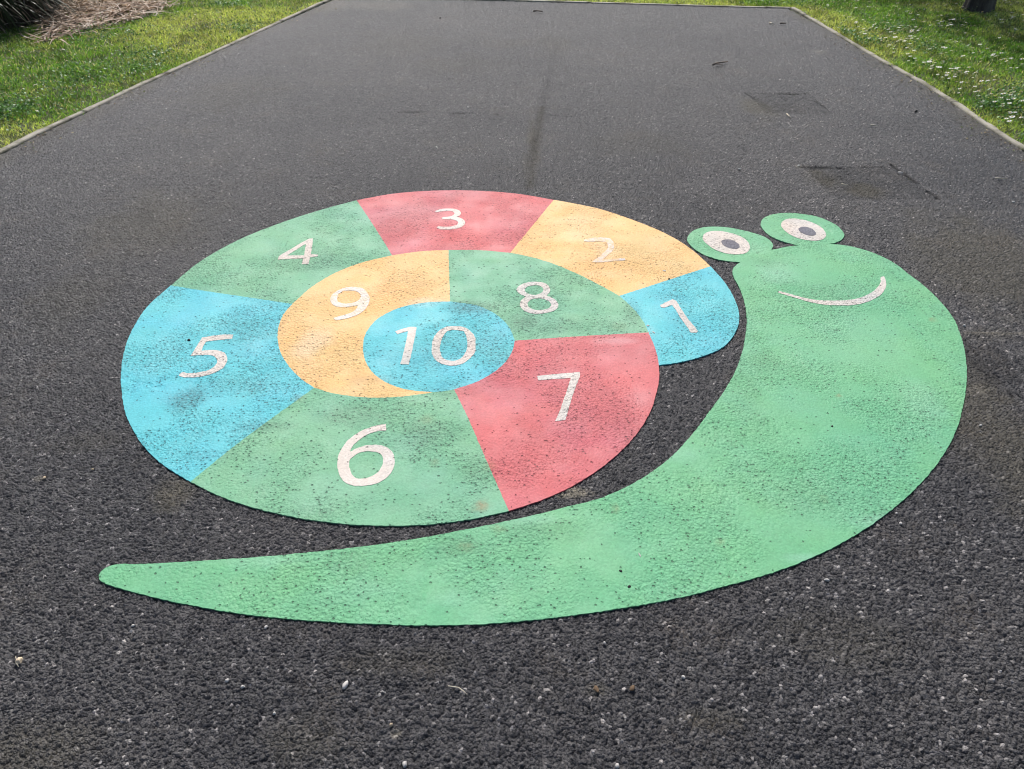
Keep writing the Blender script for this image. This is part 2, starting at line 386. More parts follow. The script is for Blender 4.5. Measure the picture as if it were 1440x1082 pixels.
edging('edging', np.stack([edge_x(LE, yl), yl], 1), -1)
yr = np.linspace(-5, YFAR+.05, 80)
edging('edging', np.stack([edge_x(RE, yr), yr], 1), 1)
xf = np.linspace(edge_x(LE, 9)-.05, FA[0]+.02, 60)
edging('edging', np.stack([xf, far_y(xf)], 1), -1)

# ------------------------------------------------------------------ the snail marking
def cr(pts, closed=False, step=.006, corner=50):
    """smooth curve through ground points; sharp corners stay sharp"""
    P = [np.array(p, float) for p in pts]; n = len(P); out = []
    def isc(i):
        if not closed and (i == 0 or i == n-1): return True
        a, b = P[i]-P[i-1], P[(i+1) % n]-P[i]
        c = np.dot(a, b)/(np.linalg.norm(a)*np.linalg.norm(b)+1e-9); return math.degrees(math.acos(max(-1, min(1, c)))) > corner
    for i in range(n if closed else n-1):
        p1, p2 = P[i], P[(i+1) % n]
        p0 = P[i-1] if not isc(i) else 2*p1-p2
        p3 = P[(i+2) % n] if not isc((i+1) % n) else 2*p2-p1
        d = np.linalg.norm(p2-p1); k = max(1, int(d/step))
        l0, l2 = max(np.linalg.norm(p1-p0), 1e-6), max(np.linalg.norm(p3-p2), 1e-6)
        m1 = ((p2-p1)/d+(p1-p0)/l0)/2*d; m2 = ((p2-p1)/d+(p3-p2)/l2)/2*d
        for j in range(k):
            t = j/k; out.append((2*t**3-3*t*t+1)*p1+(t**3-2*t*t+t)*m1+(-2*t**3+3*t*t)*p2+(t**3-t*t)*m2)
    if not closed: out.append(P[-1])
    return out
def px(pts, ox=0, oy=0, sc=1): return [G(ox+x/sc, oy+y/sc) for x, y in pts]
def jitter(pts, a=.0016):
    P = np.array(pts); P[:, 0] += (vnoise(P[:,0], P[:,1], 110, 2)-.5)*2*a; P[:, 1] += (vnoise(P[:,1]+9, P[:,0], 110, 2)-.5)*2*a
    return [tuple(p) for p in P]
def inside(X, Y, loops):
    r = np.zeros(X.shape, bool)
    for L in loops:
        P = np.array(L); Q = np.roll(P, -1, 0)
        for (ax, ay), (bx, by) in zip(P, Q):
            if ay == by: continue
            c = ((ay > Y) != (by > Y)) & (X < (bx-ax)*(Y-ay)/(by-ay)+ax); r ^= c
    return r
GRIME = ((262,562,38,22,.95),(330,545,70,14,.35),(350,470,60,30,.35),(660,432,38,10,.9),(735,452,30,16,.75),(800,460,70,12,.35),(500,585,50,18,.5),(600,610,60,25,.55),
         (670,660,30,30,.35),(760,600,60,60,.22),(380,600,50,10,.6),(300,640,60,10,.25),(430,365,70,22,.30),(440,720,60,10,.2),(650,770,60,20,.45),(760,745,70,20,.4),(560,790,40,20,.25),
         (500,790,50,24,.3),(1080,510,40,20,.35),(1130,690,90,40,.25),(1180,410,60,18,.25),(640,545,60,16,.35),(600,500,70,35,.25),(890,440,16,24,.5),(940,420,30,14,.2),
         (860,380,60,18,.15),(590,400,40,16,.15),(690,500,40,30,.3),(1050,560,30,40,.2),(965,455,30,18,.25),(840,370,40,14,.2),(1075,370,26,12,.35),(560,410,50,10,.15))
PALE = ((860,480,42,6,.8),(440,482,34,26,.7),(600,425,34,9,.75),(600,300,80,16,.35),(1090,385,40,18,.5),(1290,560,40,40,.35),(1210,480,80,60,.25),(1250,735,60,14,.55),(1130,785,50,9,.6),
        (360,790,80,9,.4),(750,730,60,10,.45),(880,480,60,60,.2),(590,560,40,8,.3),(915,465,8,9,.5),(940,640,60,14,.3),(700,360,40,6,.35),(820,320,60,20,.25),(230,500,30,40,.15),(655,575,12,26,.35),
        (905,560,24,20,.35),(530,830,60,26,.3),(640,840,40,16,.3),(470,690,110,30,.25),(850,350,22,20,.35),(1060,350,24,10,.3))
RUST = ((678,712,13,9,.9),(520,535,40,8,.3),(690,655,10,8,.4),(600,590,14,8,.3),(1310,450,6,4,.9),(655,770,16,10,.4),(990,555,10,5,.3),(865,715,6,9,.5),(1155,700,6,7,.4),(420,560,14,6,.3),(1180,558,7,3,.7),
        (700,745,10,6,.4),(1015,760,6,5,.5),(1030,726,5,4,.5),(610,650,8,6,.3),(870,460,14,8,.2))
GROOVE = (((601,795),(583,876),.005,.7),((631,352),(633,424),.003,.3),((1148,316),(1168,327),.006,1.),((560,470),(600,510),.003,.2),((170,533),(225,545),.003,.5),((1104,309),(1120,322),.004,.5),
          ((600,505),(570,535),.003,.2))
def sheet(name, loops, z, mat, parent, thick=.005, grid=.016, label=None, jit=True):
    loops = [jitter(L) if jit else L for L in loops]
    vs, es = [], []
    for L in loops:
        b = len(vs); n = len(L); vs += [Vector(p) for p in L]; es += [(b+i, b+(i+1) % n) for i in range(n)]
    P = np.array(loops[0]); x0, y0 = P.min(0); x1, y1 = P.max(0)
    gx, gy = np.meshgrid(np.arange(x0, x1, grid), np.arange(y0, y1, grid)); gx = gx.ravel(); gy = gy.ravel()
    gx = gx+np.random.default_rng(1).uniform(-.3, .3, gx.size)*grid; gy = gy+np.random.default_rng(2).uniform(-.3, .3, gx.size)*grid
    k = inside(gx, gy, loops); gx, gy = gx[k], gy[k]
    if grid < 1: vs += [Vector((float(a), float(b))) for a, b in zip(gx, gy)]
    ov, oe, of, _, _, _ = geometry.delaunay_2d_cdt(vs, es, [], 0, 1e-7)
    V = np.array([(v.x, v.y) for v in ov]); T = np.array([f for f in of if len(f) == 3])
    c = V[T].mean(1); T = T[inside(c[:,0], c[:,1], loops)]
    a = V[T]; cr_ = (a[:,1,0]-a[:,0,0])*(a[:,2,1]-a[:,0,1])-(a[:,1,1]-a[:,0,1])*(a[:,2,0]-a[:,0,0]); T[cr_ < 0] = T[cr_ < 0][:, ::-1]
    used = np.unique(T); mp = -np.ones(len(V), int); mp[used] = np.arange(len(used)); V = V[used]; T = mp[T]
    # rim: edges used once get a small rounded skirt
    ed = np.concatenate([T[:, [0,1]], T[:, [1,2]], T[:, [2,0]]]); key = {}
    for a_, b_ in ed: key[(a_, b_)] = 1
    rim = [(a_, b_) for a_, b_ in ed if (b_, a_) not in key]
    n = len(V); low = {}; V3 = [(x, y, z) for x, y in V]; Fc = [tuple(t) for t in T.tolist()]
    for a_, b_ in rim:
        for q in (a_, b_):
            if q not in low: low[q] = len(V3); V3.append((V[q,0], V[q,1], z-thick))
        Fc.append((a_, low[a_], low[b_], b_))
    X = np.array([v[0] for v in V3]); Y = np.array([v[1] for v in V3])
    o = mesh_obj(name, V3, Fc, mat, parent, smooth=False)
    gr = np.zeros_like(X); pl = gr.copy(); ru = gr.copy(); gv = gr.copy()
    for q in GRIME: gr = np.maximum(gr, blob(X, Y, *q[:4])*q[4])
    for q in PALE: pl = np.maximum(pl, blob(X, Y, *q[:4])*q[4])
    for q in RUST: ru = np.maximum(ru, blob(X, Y, *q[:4])*q[4])
    for a_, b_, wd, st in GROOVE: gv = np.maximum(gv, smooth01((wd*1.6+.004-segdist(X, Y, a_, b_))/(wd+.004))*st)
    fattr(o, 'grime', gr); fattr(o, 'pale', pl); fattr(o, 'rust', ru); fattr(o, 'groove', gv)
    if label: o['label'] = label
    return o

snail = empty('snail_marking', (*G(620, 500), 0))
tag(snail, 'smiling green snail painted flat on the asphalt with a coloured shell numbered one to ten', 'ground marking')
class _P: pass
def rel(o):                                    # children keep ground coordinates
    o.matrix_parent_inverse = snail_inv; return o
from mathutils import Matrix
snail_inv = Matrix.Translation(snail.location).inverted()

ZS = .0009
BODY = [(1041.3,369),(1022.5,367.6),(1006.9,364.5),(991.3,359.3),(977.7,351.5),(969.4,343.6),(966.3,336.9),(969.4,329.6),(976.7,323.9),(988.1,320.4),(1003.8,319.2),(1022.5,320.2),(1041.3,323.6),(1059,328),(1074.6,333.4),(1084,340),(1087,346.3),(1084.5,351.8),
 (1092,350.6),(1106.9,347.3),(1122.5,345.6),(1112,343),(1099.6,339.5),(1086,333.8),(1075.6,326),(1069.9,317),(1071,310.8),(1077.7,305),(1090,301.3),(1105.8,299.9),(1126.7,301.3),(1148.5,305),(1164,310.8),(1176.7,317.6),(1184.5,325.4),(1187,331.7),(1184,336.9),(1175.6,341.4),(1165.3,343.4),
 (1179.8,344.4),(1195.4,346.8),(1211,350.5),(1237.8,360),(1262,373.5),(1280,387.8),(1293.6,397.6),(1319.5,421.6),(1339.8,446.5),(1349,466.9),(1355.5,489),(1359.2,516.8),(1358.3,546.4),(1354,572),(1346.5,600),(1330,634.4),(1305.5,668),(1268.9,704.7),(1232,733.7),(1183.3,764.3),(1134.4,787.5),(1085.5,806),(1033,821),
 (951,842),(881,854.5),(810.7,865),(740.4,873),(670,878.4),(600,880),(556.5,879),(486,876.2),(416,871.5),(345.8,864.3),(275.6,853),(205.3,837.6),(152.7,822.5),(142,817.5),(139,810),(145.6,801),(158,795.5),(198,793.8),(258,790.6),(328,786.2),(398.5,780.8),(468.7,773.7),(539,765),(600,755.5),
 (670,741.9),(740,727.4),(796.6,713.5),(845.6,700.5),(887,682),(917.8,663),(943,643.5),(975,609),(1000,575.8),(1018.3,550.4),(1033.6,523),(1043.3,496.5),(1048.9,468.9),(1050,446.7),(1046.7,424.4),(1039.5,404.4),(1031,388),(1030,382),(1032,376.5),(1037,372)]
body = rel(sheet('body', [cr(px(BODY), True)], ZS, M['body'], snail))
E1, E2 = (960,290,9.6), (1060,290,9.6)
eye1 = [(270,430),(300,375),(370,348),(500,342),(650,370),(800,425),(880,490),(905,560),(880,620),(780,655),(600,645),(450,600),(330,520),(280,470)]
eye2 = [(368,265),(385,215),(450,180),(560,175),(700,198),(840,250),(930,310),(970,375),(960,430),(890,465),(780,470),(640,450),(500,395),(410,330)]
pu1 = [(522,485),(560,460),(620,458),(700,483),(755,525),(764,565),(720,587),(650,579),(580,554),(535,520)]
pu2 = [(602,318),(640,290),(700,287),(780,313),(830,357),(836,390),(790,406),(740,403),(670,382),(620,350)]
for e_, p_, o_ in ((eye1, pu1, E1), (eye2, pu2, E2)):
    ey = rel(sheet('eye', [cr(px(e_, *o_), True)], ZS+.0012, M['white'], snail, .0012))
    pu = sheet('pupil', [cr(px(p_, *o_), True, .006)], ZS+.0022, M['pupil'], ey, .001)
mouth = [(112,288),(220,318),(350,353),(480,378),(650,385),(800,380),(920,358),(1020,318),(1100,260),(1140,195),(1145,145),(1175,140),(1193,190),(1190,250),(1150,315),(1080,365),(980,405),(850,430),(700,433),(560,425),(420,398),(280,358),(160,322),(98,304)]
rel(sheet('mouth', [cr(px(mouth, 1080, 370, 7.2), True, .008)], ZS+.0012, M['white'], snail, .0012))

A = {k: cr(px(v)) for k, v in dict(
 O1=[(926.5,514),(960,509),(993,499.6),(1013,491),(1026.7,479),(1036.7,462),(1039.5,446.7),(1036.7,431),(1029,413),(1015.5,393),(999,375)],
 O2=[(999,375),(977.8,355.6),(957,340.5),(924.4,323.5),(882,306.9),(840,293.5),(800,285.2),(778.6,281.5)],
 O3=[(778.6,281.5),(730,273.3),(674,268.8),(619,268.3),(555,272.6),(501.5,282)],
 O4=[(501.5,282),(445,297.5),(389,316),(333,339),(280.5,369),(240,402)],
 O5=[(240,402),(207,432),(190,457),(178,483),(172.5,505.5),(170.3,528),(171.7,555),(177,583),(190,610),(208,635),(230.5,655),(247,666),(268,678)],
 O6=[(268,678),(303,695.5),(344,710.5),(391.7,723),(440,732),(490,737.5),(545,739.8),(590,738.8),(631.7,735),(673,728.5),(715.5,719)],
 O7=[(715.5,719),(758,705),(802,685.5),(840,662),(873,635),(898,607),(915,578),(924,549),(927,527),(926.5,514)],
 O7b=[(926.5,514),(924.5,502),(920.5,488),(912,468)],
 B81=[(912,468),(905,453),(889,433),(871,416.5)], B82=[(871,416.5),(846.7,403),(813,386),(774.4,370),(741,360.5),(717.5,356)],
 B83=[(717.5,356),(674.4,352.3),(630.5,352)], B93=[(630.5,352),(591,354),(551.5,359.5)], B94=[(551.5,359.5),(508,370),(473,383.5),(440,403),(411,428)],
 B95=[(411,428),(398.5,443),(391.7,461),(391,481),(397,501),(409.7,519.4),(426,535),(442,545.5)], B96=[(442,545.5),(469,553.6),(505,558.6),(540,559.5),(573,557.2),(608,552.5)],
 C8=[(632.8,424.3),(671.7,430.5),(699.4,444),(716,461),(724,479.5)], C7=[(724,479.5),(721,493),(711.5,509),(695,523.5),(667.8,538.5),(638.6,548)],
 C6=[(638.6,548),(624,550.6),(608,552)], C9=[(608,552),(588,550.6),(562,545.8),(532.8,532),(515.5,511.5),(510.5,488),(516,466),(533,447.5),(563,433),(596.7,426),(632.8,424.3)],
 D12=[(999,375),(871,416.5)], D23=[(778.6,281.5),(717.5,356)], D34=[(501.5,282),(525,317),(551.5,359.5)], D45=[(240,402),(297,411),(372,422),(411,428)],
 D56=[(442,545.5),(328,629),(268,678)], D67=[(638.6,548),(656.7,585),(684.4,649),(715.5,719)], D78=[(724,479.5),(790,475),(851,471.2),(912,468)], D89=[(630.5,352),(632.8,424.3)]).items()}
A['B96'][-1] = A['C6'][-1]
def loop(*names):
    out = []
    for n_ in names: arc = A[n_.strip('-')]; arc = arc[::-1] if n_[0] == '-' else arc; out += arc[:-1]
    return out
SEG = {1: (('O1','D12','-B81','-O7b'), 'blue'), 2: (('O2','D23','-B82','-D12'), 'yellow'), 3: (('O3','D34','-B93','-B83','-D23'), 'red'), 4: (('O4','D45','-B94','-D34'), 'green'),
 5: (('O5','-D56','-B95','-D45'), 'blue'), 6: (('O6','-D67','C6','-B96','D56'), 'green'), 7: (('O7','O7b','-D78','C7','D67'), 'red'), 8: (('D78','B81','B82','B83','D89','C8'), 'green'),
 9: (('B93','B94','B95','B96','C9','-D89'), 'yellow'), 10: (('C8','C7','C6','C9'), 'blue')}
DIG = {
 1: [((910,400,12.02), [[(215,360),(340,300),(430,262),(490,285),(580,430),(690,590),(790,710),(860,800),(830,822),(740,822),(650,690),(560,570),(490,450),(420,350),(300,400),(235,395)]])],
 2: [((800,320,14.4), [[(300,260),(380,235),(560,210),(700,210),(840,235),(900,300),(915,400),(890,470),(800,560),(690,650),(900,645),(1130,630),(1145,670),(900,690),(700,710),(470,712),(480,690),(600,610),(720,500),(780,440),(785,350),(740,300),(600,290),(400,295),(310,290)]])],
 3: [((590,270,14.4), [[(310,400),(420,360),(600,345),(720,355),(810,390),(835,440),(800,495),(750,515),(830,535),(900,580),(925,640),(880,700),(780,740),(640,765),(420,765),(345,730),(380,705),(520,715),(660,705),(760,675),(790,630),(750,590),(650,565),(470,560),(440,540),(480,520),(600,510),(680,480),(710,445),(680,405),(600,390),(460,400),(350,420)]])],
 4: [((370,320,14.4), [[(940,235),(1010,232),(995,380),(965,550),(1110,560),(1110,590),(950,615),(925,750),(785,755),(810,635),(620,640),(300,660),(320,600),(560,450),(760,330)],[(870,340),(850,450),(830,575),(650,575),(485,578),(640,480),(780,390)]])],
 5: [((230,440,9.017), [[(890,280),(790,282),(640,295),(490,320),(440,400),(390,480),(345,550),(480,540),(580,540),(650,560),(680,600),(675,650),(630,700),(560,735),(480,757),(340,772),(235,760),(190,800),(230,818),(340,825),(450,818),(560,795),(670,755),(760,700),(805,620),(808,560),(775,515),(700,485),(600,478),(480,488),(505,430),(545,370),(700,350),(870,335)]])],
 6: [((460,580,9.017), [[(748,155),(640,170),(540,200),(440,238),(340,300),(240,385),(180,480),(145,560),(132,660),(150,770),(200,870),(290,925),(400,940),(520,932),(640,900),(750,840),(830,740),(858,640),(850,560),(800,480),(720,435),(620,418),(500,425),(400,455),(290,505),(320,440),(390,370),(480,305),(560,268),(650,240),(748,235)],[(285,610),(350,550),(440,508),(540,500),(640,515),(695,550),(710,640),(690,700),(640,770),(560,820),(480,845),(400,850),(340,820),(290,730),(280,660)]])],
 7: [((740,500,9.84), [[(148,290),(400,265),(740,235),(740,290),(690,430),(630,600),(580,770),(545,900),(400,915),(460,780),(530,580),(590,400),(615,318),(400,330),(168,352)]])],
 8: [((700,380,12), [[(650,205),(500,215),(400,250),(330,300),(320,350),(370,405),(470,455),(400,510),(370,590),(400,650),(480,710),(600,742),(720,742),(860,720),(970,680),(1020,610),(1000,540),(930,480),(820,440),(870,390),(885,340),(850,270),(770,220)],[(450,330),(500,285),(600,262),(690,265),(760,305),(770,340),(730,395),(640,430),(560,420),(480,385)],[(500,570),(560,500),(660,482),(780,490),(880,550),(905,600),(860,650),(780,675),(680,685),(580,665),(515,620)]])],
 9: [((440,380,12), [[(690,290),(560,300),(430,350),(330,420),(295,500),(320,570),(400,620),(530,632),(650,620),(760,600),(720,680),(640,725),(520,765),(340,820),(390,855),(560,825),(720,775),(850,700),(930,600),(960,480),(920,390),(830,310)],[(640,350),(500,360),(430,420),(410,480),(430,540),(500,570),(600,572),(720,545),(800,480),(800,410),(740,365)]])],
 10: [((540,440,9), [[(145,240),(270,200),(350,182),(412,190),(395,300),(370,420),(345,540),(315,660),(205,655),(240,540),(265,430),(290,320),(305,235),(170,275)]]),
      ((540,440,9), [[(880,175),(780,185),(690,240),(630,320),(605,420),(610,530),(660,610),(760,660),(860,675),(980,655),(1080,590),(1145,510),(1160,400),(1150,310),(1080,225),(980,180)],[(880,220),(800,235),(745,310),(715,400),(712,500),(750,580),(820,612),(900,612),(980,575),(1035,500),(1055,420),(1040,300),(1010,240)]])]}
CN = {'blue': 'light blue', 'yellow': 'pale orange', 'red': 'faded red', 'green': 'grey green'}
for k, (names, c) in SEG.items():
    sg = rel(sheet('shell_segment', [loop(*names)], ZS, M[c], snail, label='%s shell segment with the number %d in white' % (CN[c], k)))
    m = {2: M['faint'], 9: M['faded']}.get(k, M['white'])
    for org, loops in DIG[k]:
        sheet('number', [cr(px(L, *org), True, .006, 40) for L in loops], ZS+.0011, m, sg, .0011, .012, label={2: 'almost worn away number 2', 9: 'faded number 9'}.get(k))

# ------------------------------------------------------------------ grass
def blades(n, region, hmin, hmax, wd, tonef, lean=.5):
    """n curved blades; returns verts, faces, tones"""
    X, Y = region(n); n = len(X)
    h = rng.uniform(hmin, hmax, n)*(.6+.8*vnoise(X, Y, 2.2)); a = rng.uniform(0, 2*np.pi, n); l = rng.uniform(.15, 1, n)*lean*h*2
    ww = wd*rng.uniform(.6, 1.3, n); b = rng.uniform(0, 2*np.pi, n)
    dx, dy = np.cos(a)*l, np.sin(a)*l; sx, sy = np.cos(b)*ww/2, np.sin(b)*ww/2
    z0 = -.014
    P = [(X-sx, Y-sy, X*0+z0), (X+sx, Y+sy, X*0+z0), (X-sx*.8+dx*.35, Y-sy*.8+dy*.35, z0+h*.6), (X+sx*.8+dx*.35, Y+sy*.8+dy*.35, z0+h*.6), (X+dx, Y+dy, z0+h)]
    V = np.stack([np.stack(p, -1) for p in P], 1).reshape(-1, 3)
    i = np.arange(n)*5
    T = np.concatenate([np.stack([i, i+1, i+3], 1), np.stack([i, i+3, i+2], 1), np.stack([i+2, i+3, i+4], 1)])
    t = tonef(X, Y, n); tone = np.repeat(t, 5, 0)
    return V, T, tone
def on_lawn(X, Y, m=.05):
    out = (X < edge_x(LE, Y)-m) | (X > edge_x(RE, Y)+m) | (Y > far_y(X)+m)
    return out
LITTER = px([(58,62),(60,-40),(230,-40),(235,10),(200,26),(140,38),(95,50)])
def lawn(margin=(900, 900, 260)):
    def f(n):
        X = rng.uniform(-9, 9, n); Y = rng.uniform(1.2, 12.5, n)
        k = on_lawn(X, Y, -.0+.034+(vnoise(X, Y, 5, 3)-.5)*.11); x, y = topx(X, Y)
        k &= (x > -margin[0]) & (x < 1440+margin[1]) & (y > -margin[2]) & (y < 1150)
        li = inside(X, Y, [LITTER]); k &= ~li | (rng.random(n) < .04)
        # fewer blades on bare spots
        k &= rng.random(n) < .15+1.4*vnoise(X, Y, 4.5)
        return X[k], Y[k]
    return f
def tone_grass(X, Y, n):
    p = vnoise(X+5, Y, .9, 3)[:, None]; q = vnoise(X, Y+9, 3.5, 3)[:, None]; r = rng.random((n, 1))
    lush = np.array([.17, .34, .055]); yel = np.array([.50, .58, .20]); oli = np.array([.36, .40, .15]); st = np.array([.60, .56, .38])
    left = (X < 0)[:, None]
    t = smooth01((p-.42)/.2+np.where(left, .06, .02)); c = lush*(1-t)+yel*t; c = c*(1-.5*smooth01((q-.5)/.25))+oli*.5*smooth01((q-.5)/.25)
    dk = smooth01((vnoise(X, Y+3, 8, 2)[:, None]-.55)/.15); c = c*(1-.45*dk); c = np.where(r > .93-.05*left, st, c); return c*rng.uniform(.5, 1.55, (n, 1))
V, T, C = blades(1700000, lawn(), .014, .034, .0048, tone_grass, .8)
o = mesh_obj('grass', V, T, M['grass'], smooth=False); cattr(o, 'tone', C)
tag(o, 'short spring lawn growing on both sides of the asphalt path', 'grass', kind='stuff')
print('grass verts', len(V))

def leaves(n, region, size, tonef, z=(.0, .02), tilt=.5, mat='leaf', name='clover', label=''):
    X, Y = region(n); n = len(X); Z = rng.uniform(*z, n); a = rng.uniform(0, 2*np.pi, n); s_ = size*rng.uniform(.6, 1.3, n)
    tx, ty = rng.normal(0, tilt, n), rng.normal(0, tilt, n)
    pts = [(0, -1), (.62, -.45), (.7, .3), (0, 1), (-.7, .3), (-.62, -.45)]
    V = []
    for u, v in pts:
        x = (u*np.cos(a)-v*np.sin(a))*s_/2; y = (u*np.sin(a)+v*np.cos(a))*s_/2; V.append(np.stack([X+x, Y+y, Z+x*tx+y*ty], -1))
    V = np.stack(V, 1).reshape(-1, 3); i = np.arange(n)*6
    T = np.concatenate([np.stack([i, i+k, i+k+1], 1) for k in (1, 2, 3, 4)])
    o = mesh_obj(name, V, T, M[mat], smooth=False); cattr(o, 'tone', np.repeat(tonef(X, Y, n), 6, 0)); return o
WEEDS = [(195,95,34,16),(215,82,26,10),(345,42,26,7),(30,155,30,12),(80,120,50,18),(320,8,26,4),(10,160,20,14),(150,50,60,12),(1180,50,20,6),(1215,60,26,7),(1390,150,30,14),(1255,40,30,8),(1300,70,40,8),(1100,5,40,3),(1425,140,20,20),(120,105,40,14)]
def weedreg(n):
    X = []; Y = []
    for px_, py_, rx, ry in WEEDS:
        k = int(n/len(WEEDS)); x = px_+rng.standard_t(3, k)*.6*rx; y = py_+rng.standard_t(3, k)*.6*ry
        g = np.array([G(a, b) for a, b in zip(x, y)]); X.append(g[:,0]); Y.append(g[:,1])
    X = np.concatenate(X); Y = np.concatenate(Y); k = on_lawn(X, Y, .05) & (Y > 3) & (Y < 12) & (rng.random(len(X)) < .25+1.3*vnoise(X, Y, 7)); return X[k], Y[k]
def tone_weed(X, Y, n):
    return np.array([.07, .17, .035])*rng.uniform(.6, 1.7, (n, 1))+np.where(rng.random((n, 1)) > .9, .06, 0)
tag(leaves(9000, weedreg, .015, tone_weed, (.012, .045), .45, 'leaf', 'clover'), 'broad leaved clover and weeds in low patches through the lawn', 'clover', kind='stuff')
tag(leaves(105000, lawn((900,900,200)), .013, tone_weed, (.0, .032), .6, 'leaf', 'small_weeds'), 'tiny round leaved weeds mixed through the lawn', 'weeds', kind='stuff')

# ------------------------------------------------------------------ daisies
def daisy_mesh(seed):
    r = random.Random(seed); V = []; Fc = []; fm = []
    h = r.uniform(.04, .058); tx, ty = r.uniform(-.35, .35), r.uniform(-.55, .1)
    lx, ly = r.uniform(-.008, .008), r.uniform(-.008, .008)
    for k in range(3):                                     # stem
        a = k*2.094; V += [(.001*math.cos(a), .001*math.sin(a), -.014), (.001*math.cos(a)+lx, .001*math.sin(a)+ly, h)]
    for k in range(3): a, b = 2*k, 2*((k+1) % 3); Fc.append((a, b, b+1, a+1)); fm.append(0)
    R0 = r.uniform(.0095, .013); n = 12
    def pt(x, y, z=0): return (x+lx, y+ly, h+z+x*tx+y*ty)
    for k in range(n):                                     # petals
        a = 2*math.pi*k/n+r.uniform(-.08, .08); w_ = .2; rr = R0*r.uniform(.9, 1.08); b = len(V); dz = r.uniform(-.001, .002)
        V += [pt(.003*math.cos(a), .003*math.sin(a), .001), pt(rr*.7*math.cos(a-w_), rr*.7*math.sin(a-w_), .001+dz*.5), pt(rr*math.cos(a), rr*math.sin(a), .001+dz), pt(rr*.7*math.cos(a+w_), rr*.7*math.sin(a+w_), .001+dz*.5)]
        Fc.append((b, b+1, b+2, b+3)); fm.append(1)
    b = len(V); V.append(pt(0, 0, .004))                    # yellow heart
    for k in range(8): a = k*math.pi/4; V.append(pt(.0035*math.cos(a), .0035*math.sin(a), .0018))
    for k in range(8): Fc.append((b, b+1+k, b+1+(k+1) % 8)); fm.append(2)
    me = bpy.data.meshes.new('daisy'); me.from_pydata(V, [], Fc); me.update()
    for m in (M['stem'], M['petal'], M['heart']): me.materials.append(m)
    me.polygons.foreach_set('material_index', fm); return me
M['stem'] = mat_simple('flower_stem', (.09, .16, .04)); M['petal'] = mat_simple('white_petal', (.80, .79, .77), .6, 60, .04); M['heart'] = mat_simple('yellow_heart', (.70, .47, .03))
dm = [daisy_mesh(i) for i in range(8)]
DC = [(1268,62,24,9,20),(1340,106,26,10,22),(1246,82,14,8,6),(1306,96,14,10,7),(1245,45,50,12,10),(1350,40,40,9,26),(1300,20,50,8,16),(1420,30,16,9,12),(1222,55,26,12,8),(1380,80,60,18,14),(1290,40,80,12,20),
      (1418,143,12,6,6),(1435,165,12,16,8),(1372,135,22,10,7),(1390,125,60,12,10),(1415,92,14,6,7),(1370,10,20,5,3),(1200,14,40,6,10),(1150,6,30,4,5),(1330,70,60,20,14),(1420,8,20,5,5),(1240,30,40,8,8),
      (285,40,14,6,4),(1412,178,30,10,5),(60,78,60,6,10),(180,62,60,12,8),(260,70,30,10,5),(30,140,30,14,6),(300,30,40,10,5),(1205,36,10,6,4),(1276,120,10,6,3)]
nd = 0
for (cx_, cy_, rx, ry, k) in DC:
    for i in range(k):
        x = cx_+random.gauss(0, .5)*rx; y = cy_+random.gauss(0, .55)*ry; X, Y = G(x, y+3)
        if not on_lawn(np.array([X]), np.array([Y]), .09)[0] or nd >= 290: continue
        d = bpy.data.objects.new('daisy', random.choice(dm)); COL.objects.link(d); d.location = (X, Y, -.004); d.rotation_euler = (0, 0, random.uniform(-.5, .5)); sc = random.uniform(.95, 1.5); d.scale = (sc, sc, sc)
        side = X < 0
        tag(d, 'small white daisy open in the lawn left of the path' if side else 'small white daisy open in the lawn right of the path', 'daisy', 'daisies in the left lawn' if side else 'daisies in the right lawn'); nd += 1
V, Fc, fm, b = [], [], [], 0
for i in range(620):
    cx_, cy_, rx, ry, k = random.choice(DC); me = random.choice(dm); X, Y = G(cx_+random.gauss(0, 1.3)*rx, cy_+3+random.gauss(0, 1.3)*ry)
    if not 3 < Y < 12 or not on_lawn(np.array([X]), np.array([Y]), .1)[0]: continue
    sc = random.uniform(.7, 1.15); co = np.zeros(len(me.vertices)*3, np.float32); me.vertices.foreach_get('co', co); V.append(co.reshape(-1, 3)*sc+np.array([X, Y, -.006]))
    Fc += [tuple(q+b for q in p.vertices) for p in me.polygons]; fm += [p.material_index for p in me.polygons]; b += len(me.vertices)
tag(mesh_obj('daisies', np.concatenate(V), Fc, [M['stem'], M['petal'], M['heart']], smooth=False, fmat=fm), 'smaller white daisies dotted among the larger ones in the lawn', 'daisies', kind='stuff')
print('daisies', nd)

# ------------------------------------------------------------------ long dry leaves, tussock
def straps(n, posf, length, width, tonef, steps=5, flat=False):
    """long curling leaf straps"""
    Vs = []; Ts = []; Cs = []; b = 0
    for i in range(n):
        (x, y, z), az, el, L, curl, tw = posf(i); L *= length; w_ = width*rng.uniform(.6, 1.2)
        p = np.array([x, y, z]); d_az, d_el = az, el; c = tonef(i)
        for k in range(steps+1):
            t = k/steps; ww = w_*(1-t**1.8)*.5+.0006
            s_ = np.array([-math.sin(d_az), math.cos(d_az), tw*(t-.3)]); 
            Vs += [p-s_*ww, p+s_*ww]; Cs += [c, c]
            d = np.array([math.cos(d_az)*math.cos(d_el), math.sin(d_az)*math.cos(d_el), math.sin(d_el)])
            p = p+d*L/steps; d_el -= curl/steps; d_az += tw*.9/steps
            if p[2] < .004: p[2] = .004+.01*rng.random(); d_el = abs(d_el)*.3
        for k in range(steps): a = b+2*k; Ts += [(a, a+1, a+3, a+2)]
        b += 2*(steps+1)
    return np.array(Vs), np.array(Ts), np.array(Cs)
LP = np.array(LITTER); 
